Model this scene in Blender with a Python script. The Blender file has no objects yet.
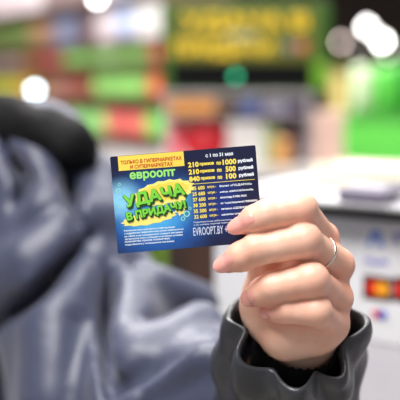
import bpy, bmesh, math, random
import numpy as np
from mathutils import Vector, Matrix

scene = bpy.context.scene
COL = scene.collection
random.seed(7)

# ------------------------------------------------------------------ camera, world, lights, exposure
CAM = Vector((0.0, 0.0, 1.40))
PITCH = math.radians(7.5)
FPX = 850.0                                   # focal length in pixels of the 400 px frame
FOCUS = 0.535
RIGHT = Vector((1, 0, 0))
FWD = Vector((0, math.cos(PITCH), -math.sin(PITCH)))
UP = Vector((0, math.sin(PITCH), math.cos(PITCH)))

cd = bpy.data.cameras.new('camera')
cam = bpy.data.objects.new('camera', cd)
COL.objects.link(cam)
cam.location = CAM
cam.rotation_euler = (math.pi / 2 - PITCH, 0, 0)
cd.sensor_width = 36
cd.lens = FPX * 36 / 400
cd.clip_start = 0.02
cd.clip_end = 60
cd.dof.use_dof = True
cd.dof.focus_distance = FOCUS
cd.dof.aperture_fstop = 3.8
scene.camera = cam

w = bpy.data.worlds.new('store_light')
scene.world = w
w.use_nodes = True
w.node_tree.nodes['Background'].inputs[0].default_value = (0.95, 0.97, 1.0, 1)
w.node_tree.nodes['Background'].inputs[1].default_value = 0.5


def area(name, loc, target, size, size_y, energy, color=(1, 1, 1)):
    l = bpy.data.lights.new(name, 'AREA')
    l.shape = 'RECTANGLE'
    l.size, l.size_y = size, size_y
    l.energy = energy
    l.color = color
    o = bpy.data.objects.new(name, l)
    COL.objects.link(o)
    o.location = loc
    d = Vector(target) - Vector(loc)
    o.rotation_euler = d.to_track_quat('-Z', 'Y').to_euler()
    return o


area('ceiling_panel_light', (-0.45, 0.05, 3.05), (0.05, 0.65, 1.2), 1.1, 1.1, 92, (1.0, 0.98, 0.95))
area('ceiling_panel_light', (0.6, 1.6, 3.1), (0.6, 1.7, 0), 1.6, 0.6, 44, (1.0, 0.98, 0.95))
area('ceiling_panel_light', (-0.9, 2.2, 3.1), (-0.9, 2.6, 0), 1.6, 0.8, 150, (1.0, 0.98, 0.95))
area('ceiling_panel_light', (1.0, 4.6, 3.1), (1.0, 4.8, 0), 2.0, 1.0, 120, (1.0, 0.98, 0.95))

scene.view_settings.view_transform = 'Standard'
scene.view_settings.look = 'None'
scene.view_settings.exposure = 0.0
scene.view_settings.gamma = 1.0
scene.view_settings.use_curve_mapping = False


def at(px, py, d):
    """World point seen at a pixel of the photograph at distance d along the optical axis."""
    return CAM + FWD * d + RIGHT * ((px - 200) / FPX * d) + UP * ((200 - py) / FPX * d)


# ------------------------------------------------------------------ helpers
def lin(c):
    c = c / 255.0
    return c / 12.92 if c <= 0.04045 else ((c + 0.055) / 1.055) ** 2.4


def rgb(r, g, b):
    return (lin(r), lin(g), lin(b), 1)


_mats = {}


def mat(name, col, rough=0.5, metal=0.0, noise=0.08, nscale=40, bump=0.0, bscale=60, emit=0.0, coat=0.0):
    if name in _mats:
        return _mats[name]
    m = bpy.data.materials.new(name)
    m.use_nodes = True
    nt = m.node_tree
    b = nt.nodes['Principled BSDF']
    b.inputs['Roughness'].default_value = rough
    b.inputs['Metallic'].default_value = metal
    b.inputs['Coat Weight'].default_value = coat
    tc = nt.nodes.new('ShaderNodeTexCoord')
    n = nt.nodes.new('ShaderNodeTexNoise')
    n.inputs['Scale'].default_value = nscale
    n.inputs['Detail'].default_value = 4
    nt.links.new(tc.outputs['Object'], n.inputs['Vector'])
    mx = nt.nodes.new('ShaderNodeMix')
    mx.data_type = 'RGBA'
    mx.inputs[6].default_value = tuple(c * (1 - noise) for c in col[:3]) + (1,)
    mx.inputs[7].default_value = tuple(min(1, c * (1 + noise)) for c in col[:3]) + (1,)
    nt.links.new(n.outputs['Fac'], mx.inputs[0])
    nt.links.new(mx.outputs[2], b.inputs['Base Color'])
    if bump:
        n2 = nt.nodes.new('ShaderNodeTexNoise')
        n2.inputs['Scale'].default_value = bscale
        n2.inputs['Detail'].default_value = 5
        nt.links.new(tc.outputs['Object'], n2.inputs['Vector'])
        bp = nt.nodes.new('ShaderNodeBump')
        bp.inputs['Strength'].default_value = bump
        bp.inputs['Distance'].default_value = 0.004
        nt.links.new(n2.outputs['Fac'], bp.inputs['Height'])
        nt.links.new(bp.outputs[0], b.inputs['Normal'])
    if emit:
        b.inputs['Emission Color'].default_value = col
        b.inputs['Emission Strength'].default_value = emit
    _mats[name] = m
    return m


def link_mesh(name, me, parent=None, loc=None):
    o = bpy.data.objects.new(name, me)
    COL.objects.link(o)
    if parent:
        o.parent = parent
    if loc is not None:
        o.location = loc
    return o


def obj(name, bm, m, parent=None, loc=None, smooth=False):
    me = bpy.data.meshes.new(name)
    bmesh.ops.recalc_face_normals(bm, faces=bm.faces)
    bm.to_mesh(me)
    bm.free()
    for x in (m if isinstance(m, (list, tuple)) else [m]):
        me.materials.append(x)
    if smooth:
        for p in me.polygons:
            p.use_smooth = True
    return link_mesh(name, me, parent, loc)


def tag(o, label, cat, group=None):
    o['label'] = label
    o['category'] = cat
    if group:
        o['group'] = group
    return o


def struct(o):
    o['kind'] = 'structure'
    return o


def thing(name, loc, label, cat, group=None, rot=None):
    o = bpy.data.objects.new(name, None)
    o.empty_display_size = 0.05
    COL.objects.link(o)
    o.location = loc
    if rot is not None:
        o.rotation_euler = rot
    return tag(o, label, cat, group)


def add_box(bm, lo, hi, bevel=0.0, mi=0):
    r = bmesh.ops.create_cube(bm, size=1)
    vs = r['verts']
    for v in vs:
        v.co = Vector([lo[i] + (v.co[i] + 0.5) * (hi[i] - lo[i]) for i in range(3)])
    fs = set(f for v in vs for f in v.link_faces)
    if bevel:
        es = list(set(e for v in vs for e in v.link_edges))
        r2 = bmesh.ops.bevel(bm, geom=es, offset=bevel, segments=2, affect='EDGES', profile=0.5)
        fs = set(r2['faces']) | set(f for f in fs if f.is_valid)
    for f in fs:
        f.material_index = mi
    return bm


def box(lo, hi, bevel=0.0):
    return add_box(bmesh.new(), lo, hi, bevel)


def add_lathe(bm, prof, n=20, origin=(0, 0, 0)):
    ox, oy, oz = origin
    rings = []
    for r, z in prof:
        rings.append([bm.verts.new((ox + r * math.cos(2 * math.pi * k / n), oy + r * math.sin(2 * math.pi * k / n), oz + z)) for k in range(n)])
    for a, b in zip(rings, rings[1:]):
        for k in range(n):
            bm.faces.new((a[k], a[(k + 1) % n], b[(k + 1) % n], b[k]))
    bm.faces.new(rings[0][::-1])
    bm.faces.new(rings[-1])
    return bm


def add_disc(bm, c, r, z0, z1, n=28, mi=0):
    """Coin in the local XY plane."""
    a = [bm.verts.new((c[0] + r * math.cos(2 * math.pi * k / n), c[1] + r * math.sin(2 * math.pi * k / n), z0)) for k in range(n)]
    b = [bm.verts.new((v.co.x, v.co.y, z1)) for v in a]
    fs = [bm.faces.new(b)]
    for k in range(n):
        fs.append(bm.faces.new((a[k], a[(k + 1) % n], b[(k + 1) % n], b[k])))
    for f in fs:
        f.material_index = mi


def add_plate(bm, pts, z0, z1, mi=0):
    a = [bm.verts.new((p[0], p[1], z0)) for p in pts]
    b = [bm.verts.new((p[0], p[1], z1)) for p in pts]
    fs = [bm.faces.new(b)]
    n = len(pts)
    for k in range(n):
        fs.append(bm.faces.new((a[k], a[(k + 1) % n], b[(k + 1) % n], b[k])))
    for f in fs:
        f.material_index = mi


ZCOUNT = {}


def add_text(bm, s, xc, yc, width, height, z, bold=0.0, rot=0.0, mi=0, depth=0.0, res=2, zstep=3e-6, stack=False):
    """Lettering fitted into a width x height box centred at (xc, yc) of the local XY plane; bold thickens the strokes by that much each way."""
    cu = bpy.data.curves.new('lettering', 'FONT')
    cu.body = s
    cu.size = 1
    cu.resolution_u = res
    to = bpy.data.objects.new('lettering_source', cu)
    COL.objects.link(to)
    dg = bpy.context.evaluated_depsgraph_get()
    me = bpy.data.meshes.new_from_object(to.evaluated_get(dg))
    bpy.data.objects.remove(to)
    bpy.data.curves.remove(cu)
    P = np.array([v.co[:2] for v in me.vertices])
    F = [tuple(p.vertices) for p in me.polygons]
    bpy.data.meshes.remove(me)
    p0, p1 = P.min(0), P.max(0)
    P = ((P - p0) / np.maximum(p1 - p0, 1e-6) - 0.5) * np.array([width - 2 * bold, height - 2 * bold])
    c, sn = math.cos(rot), math.sin(rot)
    shifts = [(0, 0)] if not bold else [(bold * math.cos(k * math.pi / 4), bold * math.sin(k * math.pi / 4)) for k in range(8)]
    lay = ZCOUNT.get(bm, 0)
    for si, (dx, dy) in enumerate(shifts):
        zz = z + depth + zstep * (lay + si)
        vs = [bm.verts.new((xc + (x + dx) * c - (y + dy) * sn, yc + (x + dx) * sn + (y + dy) * c, zz)) for x, y in P]
        for f in F:
            try:
                fc = bm.faces.new([vs[i] for i in f])
            except ValueError:
                continue
            fc.material_index = mi
            fc.normal_update()
            if fc.normal.z < 0:
                fc.normal_flip()
    if stack:
        ZCOUNT[bm] = lay + len(shifts)


def add_tube(bm, pts, r, n=8, cap=True):
    pts = [Vector(p) for p in pts]
    rings = []
    for i, p in enumerate(pts):
        d = (pts[min(i + 1, len(pts) - 1)] - pts[max(i - 1, 0)]).normalized()
        u = d.orthogonal().normalized()
        if rings:
            pu = (rings[-1][0].co - pts[i - 1])
            u = (pu - d * pu.dot(d)).normalized()
        v = d.cross(u)
        rr = r[i] if isinstance(r, (list, tuple)) else r
        rings.append([bm.verts.new(p + (u * math.cos(2 * math.pi * k / n) + v * math.sin(2 * math.pi * k / n)) * rr) for k in range(n)])
    for a, b in zip(rings, rings[1:]):
        for k in range(n):
            bm.faces.new((a[k], a[(k + 1) % n], b[(k + 1) % n], b[k]))
    if cap:
        bm.faces.new(rings[0][::-1])
        bm.faces.new(rings[-1])
    return bm


# ------------------------------------------------------------------ smooth implicit surfaces -> meshes
def surface_nets(f, lo, hi, h):
    lo = np.array(lo, float)
    n = np.ceil((np.array(hi, float) - lo) / h).astype(int) + 1
    ax = [lo[i] + h * np.arange(n[i]) for i in range(3)]
    V = np.empty(n, np.float32)
    step = max(1, int(400000 // (n[1] * n[2])))
    for i in range(0, n[0], step):
        X, Y, Z = np.meshgrid(ax[0][i:i + step], ax[1], ax[2], indexing='ij')
        V[i:i + step] = f(X, Y, Z)
    S = V < 0
    c = n - 1
    acc = np.zeros(tuple(c) + (3,), np.float32)
    cnt = np.zeros(tuple(c), np.float32)

    def corner(A, d):
        return A[d[0]:d[0] + c[0], d[1]:d[1] + c[1], d[2]:d[2] + c[2]]
    for axis in range(3):
        o1, o2 = [a for a in range(3) if a != axis]
        for i in (0, 1):
            for j in (0, 1):
                d0 = [0, 0, 0]
                d0[o1], d0[o2] = i, j
                d1 = list(d0)
                d1[axis] = 1
                a, b = corner(V, d0), corner(V, d1)
                m = (a < 0) != (b < 0)
                t = np.where(m, a / np.where(m, a - b, 1), 0)
                cnt += m
                acc[..., axis] += np.where(m, t, 0)
                acc[..., o1] += m * i
                acc[..., o2] += m * j
    act = cnt > 0
    idx = -np.ones(tuple(c), np.int64)
    idx[act] = np.arange(act.sum())
    cell = np.argwhere(act)
    P = lo + (cell + acc[act] / cnt[act][:, None]) * h
    quads = []
    for axis in range(3):
        o1, o2 = [(1, 2), (2, 0), (0, 1)][axis]
        sl0 = [slice(1, -1)] * 3
        sl0[axis] = slice(0, -1)
        sl1 = [slice(1, -1)] * 3
        sl1[axis] = slice(1, None)
        a, b = S[tuple(sl0)], S[tuple(sl1)]
        for flip, m in ((False, a & ~b), (True, ~a & b)):
            e = np.argwhere(m)
            if not len(e):
                continue
            e = e + np.array([0 if k == axis else 1 for k in range(3)])
            q = []
            for di, dj in ((1, 1), (0, 1), (0, 0), (1, 0)):
                k = e.copy()
                k[:, o1] -= di
                k[:, o2] -= dj
                q.append(idx[k[:, 0], k[:, 1], k[:, 2]])
            q = np.stack(q, 1)
            quads.append(q[:, ::-1] if flip else q)
    Q = np.concatenate(quads)
    return P, Q[(Q >= 0).all(1)]


def cap(X, Y, Z, a, b, ra, rb):
    ax, ay, az = a
    dx, dy, dz = b[0] - ax, b[1] - ay, b[2] - az
    L = dx * dx + dy * dy + dz * dz + 1e-12
    t = np.clip(((X - ax) * dx + (Y - ay) * dy + (Z - az) * dz) / L, 0, 1)
    return np.sqrt((X - ax - t * dx) ** 2 + (Y - ay - t * dy) ** 2 + (Z - az - t * dz) ** 2) - (ra + t * (rb - ra))


def ell(X, Y, Z, c, r):
    q = np.sqrt(((X - c[0]) / r[0]) ** 2 + ((Y - c[1]) / r[1]) ** 2 + ((Z - c[2]) / r[2]) ** 2)
    return (q - 1) * min(r)


def smin(a, b, k):
    h = np.clip(0.5 + 0.5 * (b - a) / k, 0, 1)
    return b + (a - b) * h - k * h * (1 - h)


def smax(a, b, k):
    return -smin(-a, -b, k)


def np_mesh(name, parts):
    """One mesh from a list of (points, quads)."""
    me = bpy.data.meshes.new(name)
    P = np.concatenate([p for p, q in parts])
    off = 0
    Q = []
    for p, q in parts:
        Q.append(q + off)
        off += len(p)
    Q = np.concatenate(Q)
    me.vertices.add(len(P))
    me.vertices.foreach_set('co', P.astype(np.float32).ravel())
    me.loops.add(len(Q) * 4)
    me.loops.foreach_set('vertex_index', Q.astype(np.int32).ravel())
    me.polygons.add(len(Q))
    me.polygons.foreach_set('loop_start', np.arange(0, len(Q) * 4, 4, dtype=np.int32))
    me.polygons.foreach_set('use_smooth', np.ones(len(Q), bool))
    me.update(calc_edges=True)
    me.validate()
    return me


# ------------------------------------------------------------------ the room
M_floor = mat('floor_tile', rgb(170, 162, 155), 0.25, nscale=3)
M_wall = mat('wall_paint', rgb(78, 66, 62), 0.8, nscale=2)
M_side = mat('side_wall_paint', rgb(190, 184, 178), 0.8, nscale=2)
M_ceil = mat('ceiling_paint', rgb(150, 146, 142), 0.9, nscale=2)
XL, XR, YB, YF, ZC = -4.5, 4.5, 14.0, -3.0, 3.2
struct(obj('floor', box((XL, YF, -0.1), (XR, YB, 0)), M_floor))
struct(obj('ceiling', box((XL, YF, ZC), (XR, YB, ZC + 0.1)), M_ceil))
struct(obj('wall_back', box((XL, YB, 0), (XR, YB + 0.1, ZC)), M_wall))
struct(obj('wall_left', box((XL - 0.1, YF, 0), (XL, YB, ZC)), M_side))
struct(obj('wall_right', box((XR, YF, 0), (XR + 0.1, YB, ZC)), M_side))

# ------------------------------------------------------------------ white service counter with payment stickers
M_white = mat('white_laminate', rgb(230, 230, 234), 0.35, noise=0.02)
M_top = mat('pale_worktop', rgb(178, 176, 184), 0.4, noise=0.03)
M_black = mat('black_edge', rgb(14, 13, 14), 0.5)
M_grey = mat('grey_plinth', rgb(208, 204, 212), 0.5, noise=0.05)
A = at(213, 193.5, 0.95)
B = at(400, 210.5, 0.83)
zt = (A.z + B.z) / 2
dirx = Vector((B.x - A.x, B.y - A.y, 0)).normalized()
ctr = thing('service_counter', (A.x, A.y, 0), 'white service counter with black front edge and payment stickers, right of the hand', 'counter',
            rot=(0, 0, math.atan2(dirx.y, dirx.x)))
CL = 1.15
obj('worktop', box((-0.01, 0.0005, zt - 0.002), (CL, 0.46, zt + 0.002), 0.001), M_top, ctr)
obj('edge_strip', box((-0.012, -0.018, zt - 0.0105), (CL, 0.0, zt + 0.0005), 0.001), M_black, ctr)
obj('front_panel', box((0, 0.004, zt - 0.138), (CL, 0.024, zt - 0.0105)), M_white, ctr)
obj('lower_panel', box((0, 0.004, 0.08), (CL, 0.024, zt - 0.140)), M_grey, ctr)
obj('carcass', box((0.002, 0.026, 0.08), (CL, 0.455, zt - 0.004)), M_white, ctr)
obj('plinth', box((0.01, 0.05, 0), (CL - 0.01, 0.44, 0.08)), M_black, ctr)
ang = math.atan2(dirx.y, dirx.x)


def on_panel(px, py):
    """Local x, z on the counter front where the photo shows a pixel."""
    ray = (at(px, py, 1) - CAM).normalized()
    nrm = Vector((-dirx.y, dirx.x, 0))
    t = (Vector((A.x, A.y, 0)) - CAM).dot(nrm) / ray.dot(nrm)
    p = CAM + ray * t
    return (Vector((p.x - A.x, p.y - A.y, 0)).dot(dirx), p.z)


def sticker(p0, p1, m, shapes, label=None):
    """A flat rounded sticker on the counter front; shapes = (kind, cx, cy, r or size, material)."""
    x0, z0 = on_panel(*p0)
    x1, z1 = on_panel(*p1)
    cx, cz = (x0 + x1) / 2, (z0 + z1) / 2
    W, Hh = abs(x1 - x0), abs(z0 - z1)
    root = obj('payment_sticker', add_box(bmesh.new(), (-W / 2, -Hh / 2, 0), (W / 2, Hh / 2, 0.0006)), m, ctr)
    root.location = (cx, 0.0038, cz)
    root.rotation_euler = (math.pi / 2, 0, 0)
    if label:
        root['label'] = label
    for i, s in enumerate(shapes):
        bm = bmesh.new()
        z = 0.0007 + 0.0002 * i
        if s[0] == 'disc':
            add_disc(bm, (s[1] * W / 2, s[2] * Hh / 2), s[3] * Hh / 2, z, z + 0.0002)
        elif s[0] == 'poly':
            add_plate(bm, [(x * W / 2, y * Hh / 2) for x, y in s[1]], z, z + 0.0002)
        obj('emblem', bm, s[-1], root)


M_sw = mat('sticker_white', rgb(232, 232, 238), 0.3, noise=0.02)
M_sd = mat('sticker_dark', rgb(70, 26, 22), 0.3)
M_blue = mat('sticker_blue', rgb(110, 145, 225), 0.3)
M_lav = mat('sticker_lavender', rgb(150, 150, 205), 0.3)
M_red = mat('sticker_red', rgb(222, 44, 30), 0.3)
M_or = mat('sticker_orange', rgb(250, 165, 40), 0.3)
M_rb = mat('sticker_blue_deep', rgb(60, 90, 190), 0.3)
sticker((358, 225), (388, 252), M_sw, [('poly', [(-.55, -.7), (-.1, .7), (.35, .7), (.7, -.7), (.3, -.7), (.1, -.1), (-.1, -.1), (-.2, -.7)], M_blue)], 'white sticker with a pale blue emblem')
sticker((390, 226), (412, 252), M_sw, [('poly', [(-.7, -.5), (-.7, .5), (.6, .5), (.6, .1), (-.2, .1), (-.2, -.5)], M_lav)])
sticker((358, 254), (392, 271), M_sw, [('poly', [(-.7, -.3), (-.7, .5), (-.2, .5), (0, .1), (.2, .5), (.7, .5), (.7, -.3), (.3, -.3), (0, -.6), (-.3, -.3)], M_lav)], 'white sticker with lavender lettering')
sticker((362, 275), (390, 303), M_sd, [('disc', -.28, 0, .62, M_red), ('disc', .35, 0, .62, M_or)], 'dark red sticker with red and orange discs')
sticker((392, 277), (416, 305), M_sd, [('disc', -.3, 0, .6, M_red), ('disc', .35, 0, .6, M_red)])
sticker((366, 307), (390, 323), M_sw, [('disc', -.2, 0, .8, M_red), ('disc', .3, 0, .8, M_rb)], 'white sticker with red and blue discs')


def local_on_counter(px, py):
    """x, y on the worktop (counter local) seen at a pixel."""
    ray = at(px, py, 1) - CAM
    t = (zt + 0.002 - CAM.z) / ray.z
    p = CAM + ray * t
    return p


# low items lying on the worktop
p = local_on_counter(366, 200)
c1 = thing('card_terminal', (p.x, p.y, zt + 0.0026), 'low grey-violet payment terminal lying on the pale worktop', 'payment terminal', rot=(0, 0, ang))
obj('casing', box((-0.02, -0.03, 0), (0.032, 0.06, 0.014), 0.004), mat('terminal_grey', rgb(120, 114, 132), 0.4), c1)
obj('display', box((-0.014, 0.018, 0.0135), (0.026, 0.05, 0.0155), 0.0008), mat('terminal_screen', rgb(70, 72, 95), 0.15), c1)
obj('keypad', box((-0.014, -0.024, 0.0135), (0.026, 0.012, 0.0155), 0.0008), mat('terminal_keys', rgb(160, 156, 165), 0.5), c1)
p = local_on_counter(398, 199)
c2 = obj('leaflet_stack', box((-0.02, -0.02, 0), (0.05, 0.06, 0.008), 0.001), mat('leaflet_grey', rgb(176, 172, 172), 0.6), loc=(p.x, p.y, zt + 0.0026))
tag(c2, 'flat grey pad of leaflets right of the payment terminal', 'leaflets')
p = local_on_counter(376, 191)
tray = thing('carton_tray', (p.x, p.y, zt + 0.0026), 'long cream cardboard tray on the worktop behind the payment terminal', 'tray', rot=(0, 0, ang))
M_cream = mat('tray_cream', rgb(226, 221, 198), 0.6, noise=0.04)
bm = bmesh.new()
for lo_, hi_ in (((-.082, 0, 0), (.10, .10, .003)), ((-.082, 0, .003), (.10, .003, .026)), ((-.082, .097, .003), (.10, .10, .026)), ((-.082, .003, .003), (-.079, .097, .026)), ((.097, .003, .003), (.10, .097, .026))):
    add_box(bm, lo_, hi_)
obj('tray_shell', bm, M_cream, tray)
obj('paper_lining', box((-.078, .004, .0035), (.096, .096, .022), .002), mat('paper_white', rgb(232, 230, 220), 0.7), tray)

# ------------------------------------------------------------------ checkout desk with a rack and the promotional display
M_brown = mat('desk_dark_brown', rgb(46, 30, 24), 0.5)
DY = at(200, 165, 2.0).y
zd = at(200, 166, 2.0).z
xd0, xd1 = at(160, 165, 2.0).x, at(335, 165, 2.0).x
desk = thing('checkout_desk', ((xd0 + xd1) / 2, DY, 0), 'dark brown checkout desk with a pale top, seen below the card', 'checkout desk')
hw = (xd1 - xd0) / 2
obj('desk_body', box((-hw, 0, 0), (hw, 0.55, zd - 0.03), 0.004), M_brown, desk)
obj('desk_surface', box((-hw - 0.012, -0.02, zd - 0.03), (hw + 0.03, 0.57, zd), 0.004), mat('desk_top_grey', rgb(205, 200, 196), 0.4), desk)
obj('green_trim', box((-hw - 0.010, -0.006, 0.05), (-hw + 0.008, 0.02, zd - 0.031), 0.001), mat('trim_green', rgb(120, 165, 50), 0.4), desk)
for dx in (-0.09, 0.03):
    o = obj('desk_panel', box((dx - 0.05, -0.004, 0.2), (dx + 0.05, 0.002, zd - 0.08), 0.001), mat('desk_panel_brown', rgb(64, 38, 26), 0.45), desk)

xr0, xr1 = at(163, 95, 2.0).x, at(312, 95, 2.0).x
ztop = at(200, 93, 2.0).z
zsh = at(200, 114, 2.0).z
rack = thing('tabletop_rack', ((xr0 + xr1) / 2, DY, zd + 0.0006), 'grey two-level rack on the checkout desk under the green sign', 'rack')
rw = (xr1 - xr0) / 2
M_rk = mat('rack_grey', rgb(178, 170, 172), 0.35)
obj('top_plate', box((-rw, 0, ztop - zd - 0.008), (rw, 0.2, ztop - zd), 0.001), M_rk, rack)
obj('middle_plate', box((-rw, 0, zsh - zd - 0.004), (rw, 0.2, zsh - zd), 0.001), M_rk, rack)
for sx in (-1, 1):
    for y in (0.006, 0.194):
        obj('post', box((sx * (rw - 0.006) - 0.005, y - 0.005, 0), (sx * (rw - 0.006) + 0.005, y + 0.005, ztop - zd - 0.008)), M_rk, rack)

# the sign
M_gr = mat('sign_green', rgb(46, 88, 16), 0.4)
M_ol = mat('sign_olive', rgb(84, 90, 10), 0.45)
M_ye = mat('sign_yellow', rgb(250, 205, 40), 0.4)
M_gl = mat('sign_lime', rgb(98, 152, 26), 0.4)
M_bs = mat('screen_black', rgb(5, 5, 6), 0.6)
M_bs.node_tree.nodes['Principled BSDF'].inputs['Specular IOR Level'].default_value = 0.1
sx0, sx1 = at(161, 45, 2.0).x, at(330, 45, 2.0).x
sw = (sx1 - sx0) / 2
sign = thing('promotional_display', ((sx0 + sx1) / 2, DY + 0.05, ztop + 0.0014), 'green framed display with yellow lettering above a black screen', 'display')
PXM = 2.0 / FPX


def sl(px, py):
    """Sign-local x, z of a photo pixel at the sign's distance."""
    q = at(px, py, 2.0)
    return q.x - sign.location.x, q.z - ztop


zt_s = sl(200, 3)[1]
obj('casing', box((-sw, 0, 0), (sw, 0.06, zt_s), 0.004), M_gr, sign)
a0, a1 = sl(171, 62), sl(318, 7)
obj('lettering_panel', box((a0[0], -0.003, a0[1]), (a1[0], 0.0, a1[1]), 0.001), M_ol, sign)
b0, b1 = sl(171, 90), sl(313, 63)
obj('screen', box((b0[0], -0.004, max(0.002, b0[1])), (b1[0], 0.0, b1[1]), 0.001), M_bs, sign)
g0, g1 = sl(314, 90), sl(329, 62)
obj('lime_strip', box((g0[0], -0.004, max(0.002, g0[1])), (g1[0], 0.0, g1[1]), 0.001), M_gl, sign)
for s, x0, x1, y0, y1 in (('УДАЧА В', 184, 308, 14, 33), ('ПРИДАЧУ!', 173, 276, 41, 59)):
    c0, c1_ = sl(x0, y1), sl(x1, y0)
    bm = bmesh.new()
    add_text(bm, s, 0, 0, c1_[0] - c0[0], c1_[1] - c0[1], 0, bold=0.0014, depth=0.0008, zstep=4e-5)
    o = obj('lettering', bm, M_ye, sign)
    o.location = ((c0[0] + c1_[0]) / 2, -0.0035, (c0[1] + c1_[1]) / 2)
    o.rotation_euler = (math.pi / 2, 0, 0)
q = sl(240, 37)
obj('caption_plate', box((q[0] - 0.03, -0.005, q[1] - 0.005), (q[0] + 0.04, -0.003, q[1] + 0.008)), mat('caption_grey', rgb(170, 170, 130), 0.5), sign)
for px_, col_ in ((290, (110, 115, 125)), (302, (205, 100, 80))):
    q = sl(px_, 47)
    bm = bmesh.new()
    add_disc(bm, (0, 0), 0.012, 0, 0.002)
    o = obj('round_emblem', bm, mat('emblem%d' % px_, rgb(*col_), 0.4), sign)
    o.location = (q[0], -0.0032, q[1])
    o.rotation_euler = (math.pi / 2, 0, 0)
q = sl(236, 77)
bm = bmesh.new()
bmesh.ops.create_uvsphere(bm, u_segments=16, v_segments=10, radius=0.0085)
o = obj('indicator_lamp', bm, mat('indicator_teal', (0.03, 0.5, 0.24, 1), 0.4, emit=2.4), sign, smooth=True)
o.location = (q[0], -0.006, q[1])
o['label'] = 'teal glowing indicator lamp'


# ------------------------------------------------------------------ packaged goods
def pouch_bm(W, D, Hh, seed=0):
    """Pillow pack standing on its bottom seal: inflated middle, flat crimped seals."""
    rnd = random.Random(seed)
    bm = bmesh.new()
    nu, nv = 8, 10
    grid = {}
    for side in (-1, 1):
        for i in range(nu + 1):
            for j in range(nv + 1):
                u, v = i / nu, j / nv
                edge = i in (0, nu) or j in (0, nv)
                if edge and side == 1:
                    grid[side, i, j] = grid[-1, i, j]
                    continue
                puff = (math.sin(math.pi * u) ** 0.6) * (max(0, math.sin(math.pi * v)) ** 0.5)
                y = 0 if edge else side * D / 2 * puff * (0.9 + 0.2 * rnd.random())
                x = (u - 0.5) * W * (1 - 0.06 * math.sin(math.pi * v))
                grid[side, i, j] = bm.verts.new((x, y, v * Hh))
        for i in range(nu):
            for j in range(nv):
                bm.faces.new([grid[side, a, b] for a, b in ((i, j), (i + 1, j), (i + 1, j + 1), (i, j + 1))])
    return bm


def tub_bm(W, Hh):
    r = W / 2
    return add_lathe(bmesh.new(), [(r * 0.86, 0), (r * 0.9, 0.003), (r * 0.97, Hh * 0.82), (r * 0.97, Hh * 0.83), (r, Hh * 0.84), (r, Hh * 0.97), (r * 0.94, Hh)], 20)


def carton_bm(W, D, Hh):
    return box((-W / 2, -D / 2, 0), (W / 2, D / 2, Hh), min(W, D, Hh) * 0.05)


def goods(name, kind, W, D, Hh, col, loc, label, cat, group=None, rz=0.0):
    m = mat('pack_%d_%d_%d' % col, rgb(*col), 0.4, noise=0.18, nscale=22)
    bm = pouch_bm(W, D, Hh, random.randrange(9999)) if kind == 'pouch' else tub_bm(W, Hh) if kind == 'tub' else carton_bm(W, D, Hh)
    o = obj(name, bm, m, None, Vector(loc) + Vector((0, 0, 0.0014)), smooth=(kind != 'carton'))
    o.rotation_euler.z = rz
    return tag(o, label, cat, group)


def place(px, D):
    return at(px, 100, D).x


# on the rack and the desk below the sign
ry = DY + 0.06
goods('orange_carton', 'carton', 0.118, 0.09, 0.036, (238, 158, 62), (place(190, 2.0), ry, zsh), 'flat orange carton on the rack right above the red bag', 'carton')
goods('brown_tin', 'tub', 0.038, 0.04, 0.036, (136, 92, 62), (place(226, 2.0), ry, zsh), 'small brown tin between the orange carton and the blue pack', 'tin')
goods('blue_pack', 'carton', 0.044, 0.07, 0.038, (92, 116, 190), (place(250, 2.0), ry, zsh), 'blue pack on the rack under the black screen', 'pack')
goods('lavender_pack', 'carton', 0.05, 0.07, 0.034, (176, 172, 196), (place(276, 2.0), ry, zsh), 'pale lavender pack on the rack right of the blue pack', 'pack')
goods('purple_pack', 'carton', 0.026, 0.07, 0.036, (92, 78, 122), (place(297, 2.0), ry, zsh), 'purple pack at the end of the rack below the lime strip', 'pack')

hr = zsh - 0.004 - zd - 0.006
rbag = thing('red_gift_bag', (place(207, 2.06), ry + 0.02, zd + 0.0006), 'plump red bag on the desk right behind the top of the card', 'bag')


def blob(r, seed, k=0.06):
    bm = bmesh.new()
    bmesh.ops.create_uvsphere(bm, u_segments=24, v_segments=16, radius=1)
    for v in bm.verts:
        s = 1 + k * math.sin(5 * v.co.x + seed) * math.sin(4 * v.co.z + 2 * seed)
        v.co = Vector((v.co.x * r[0] * s, v.co.y * r[1] * s, max(-0.92, v.co.z) * r[2] * s))
    return bm


o = obj('bag_body', blob((0.061, 0.05, hr / 2), 1.0), mat('bag_red', rgb(200, 22, 38), 0.45), rbag, (0.0, 0, hr / 2 - 0.002), True)
bm = add_tube(bmesh.new(), [(-0.014, -0.03, hr * 0.78), (-0.012, -0.036, hr * 0.95), (0, -0.038, hr * 1.0), (0.012, -0.036, hr * 0.95), (0.014, -0.03, hr * 0.78)], 0.003)
obj('bag_handle', bm, mat('bag_red', rgb(212, 34, 50)), rbag, None, True)
goods('pink_bag', 'pouch', 0.040, 0.03, hr * 0.86, (240, 122, 136), (place(177, 2.08), ry + 0.02, zd), 'pink bag on the desk left of the plump red bag', 'bag')
goods('white_box', 'carton', 0.085, 0.08, hr * 0.9, (226, 222, 220), (place(246, 2.0), ry, zd), 'white box on the desk right of the red bag', 'box')
goods('green_pouch', 'pouch', 0.04, 0.03, hr * 0.8, (168, 186, 130), (place(272, 1.97), ry - 0.03, zd), 'sage green pouch on the desk right of the white box', 'pouch')
goods('amber_jar', 'tub', 0.045, 0.04, hr * 0.55, (222, 160, 92), (place(285, 1.95), ry - 0.05, zd), 'amber jar on the desk above the corner of the card', 'jar')
goods('mauve_box', 'carton', 0.06, 0.07, hr * 0.92, (118, 98, 108), (place(296, 2.03), ry + 0.05, zd), 'mauve-brown box at the end of the rack behind the amber jar', 'box')
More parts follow.
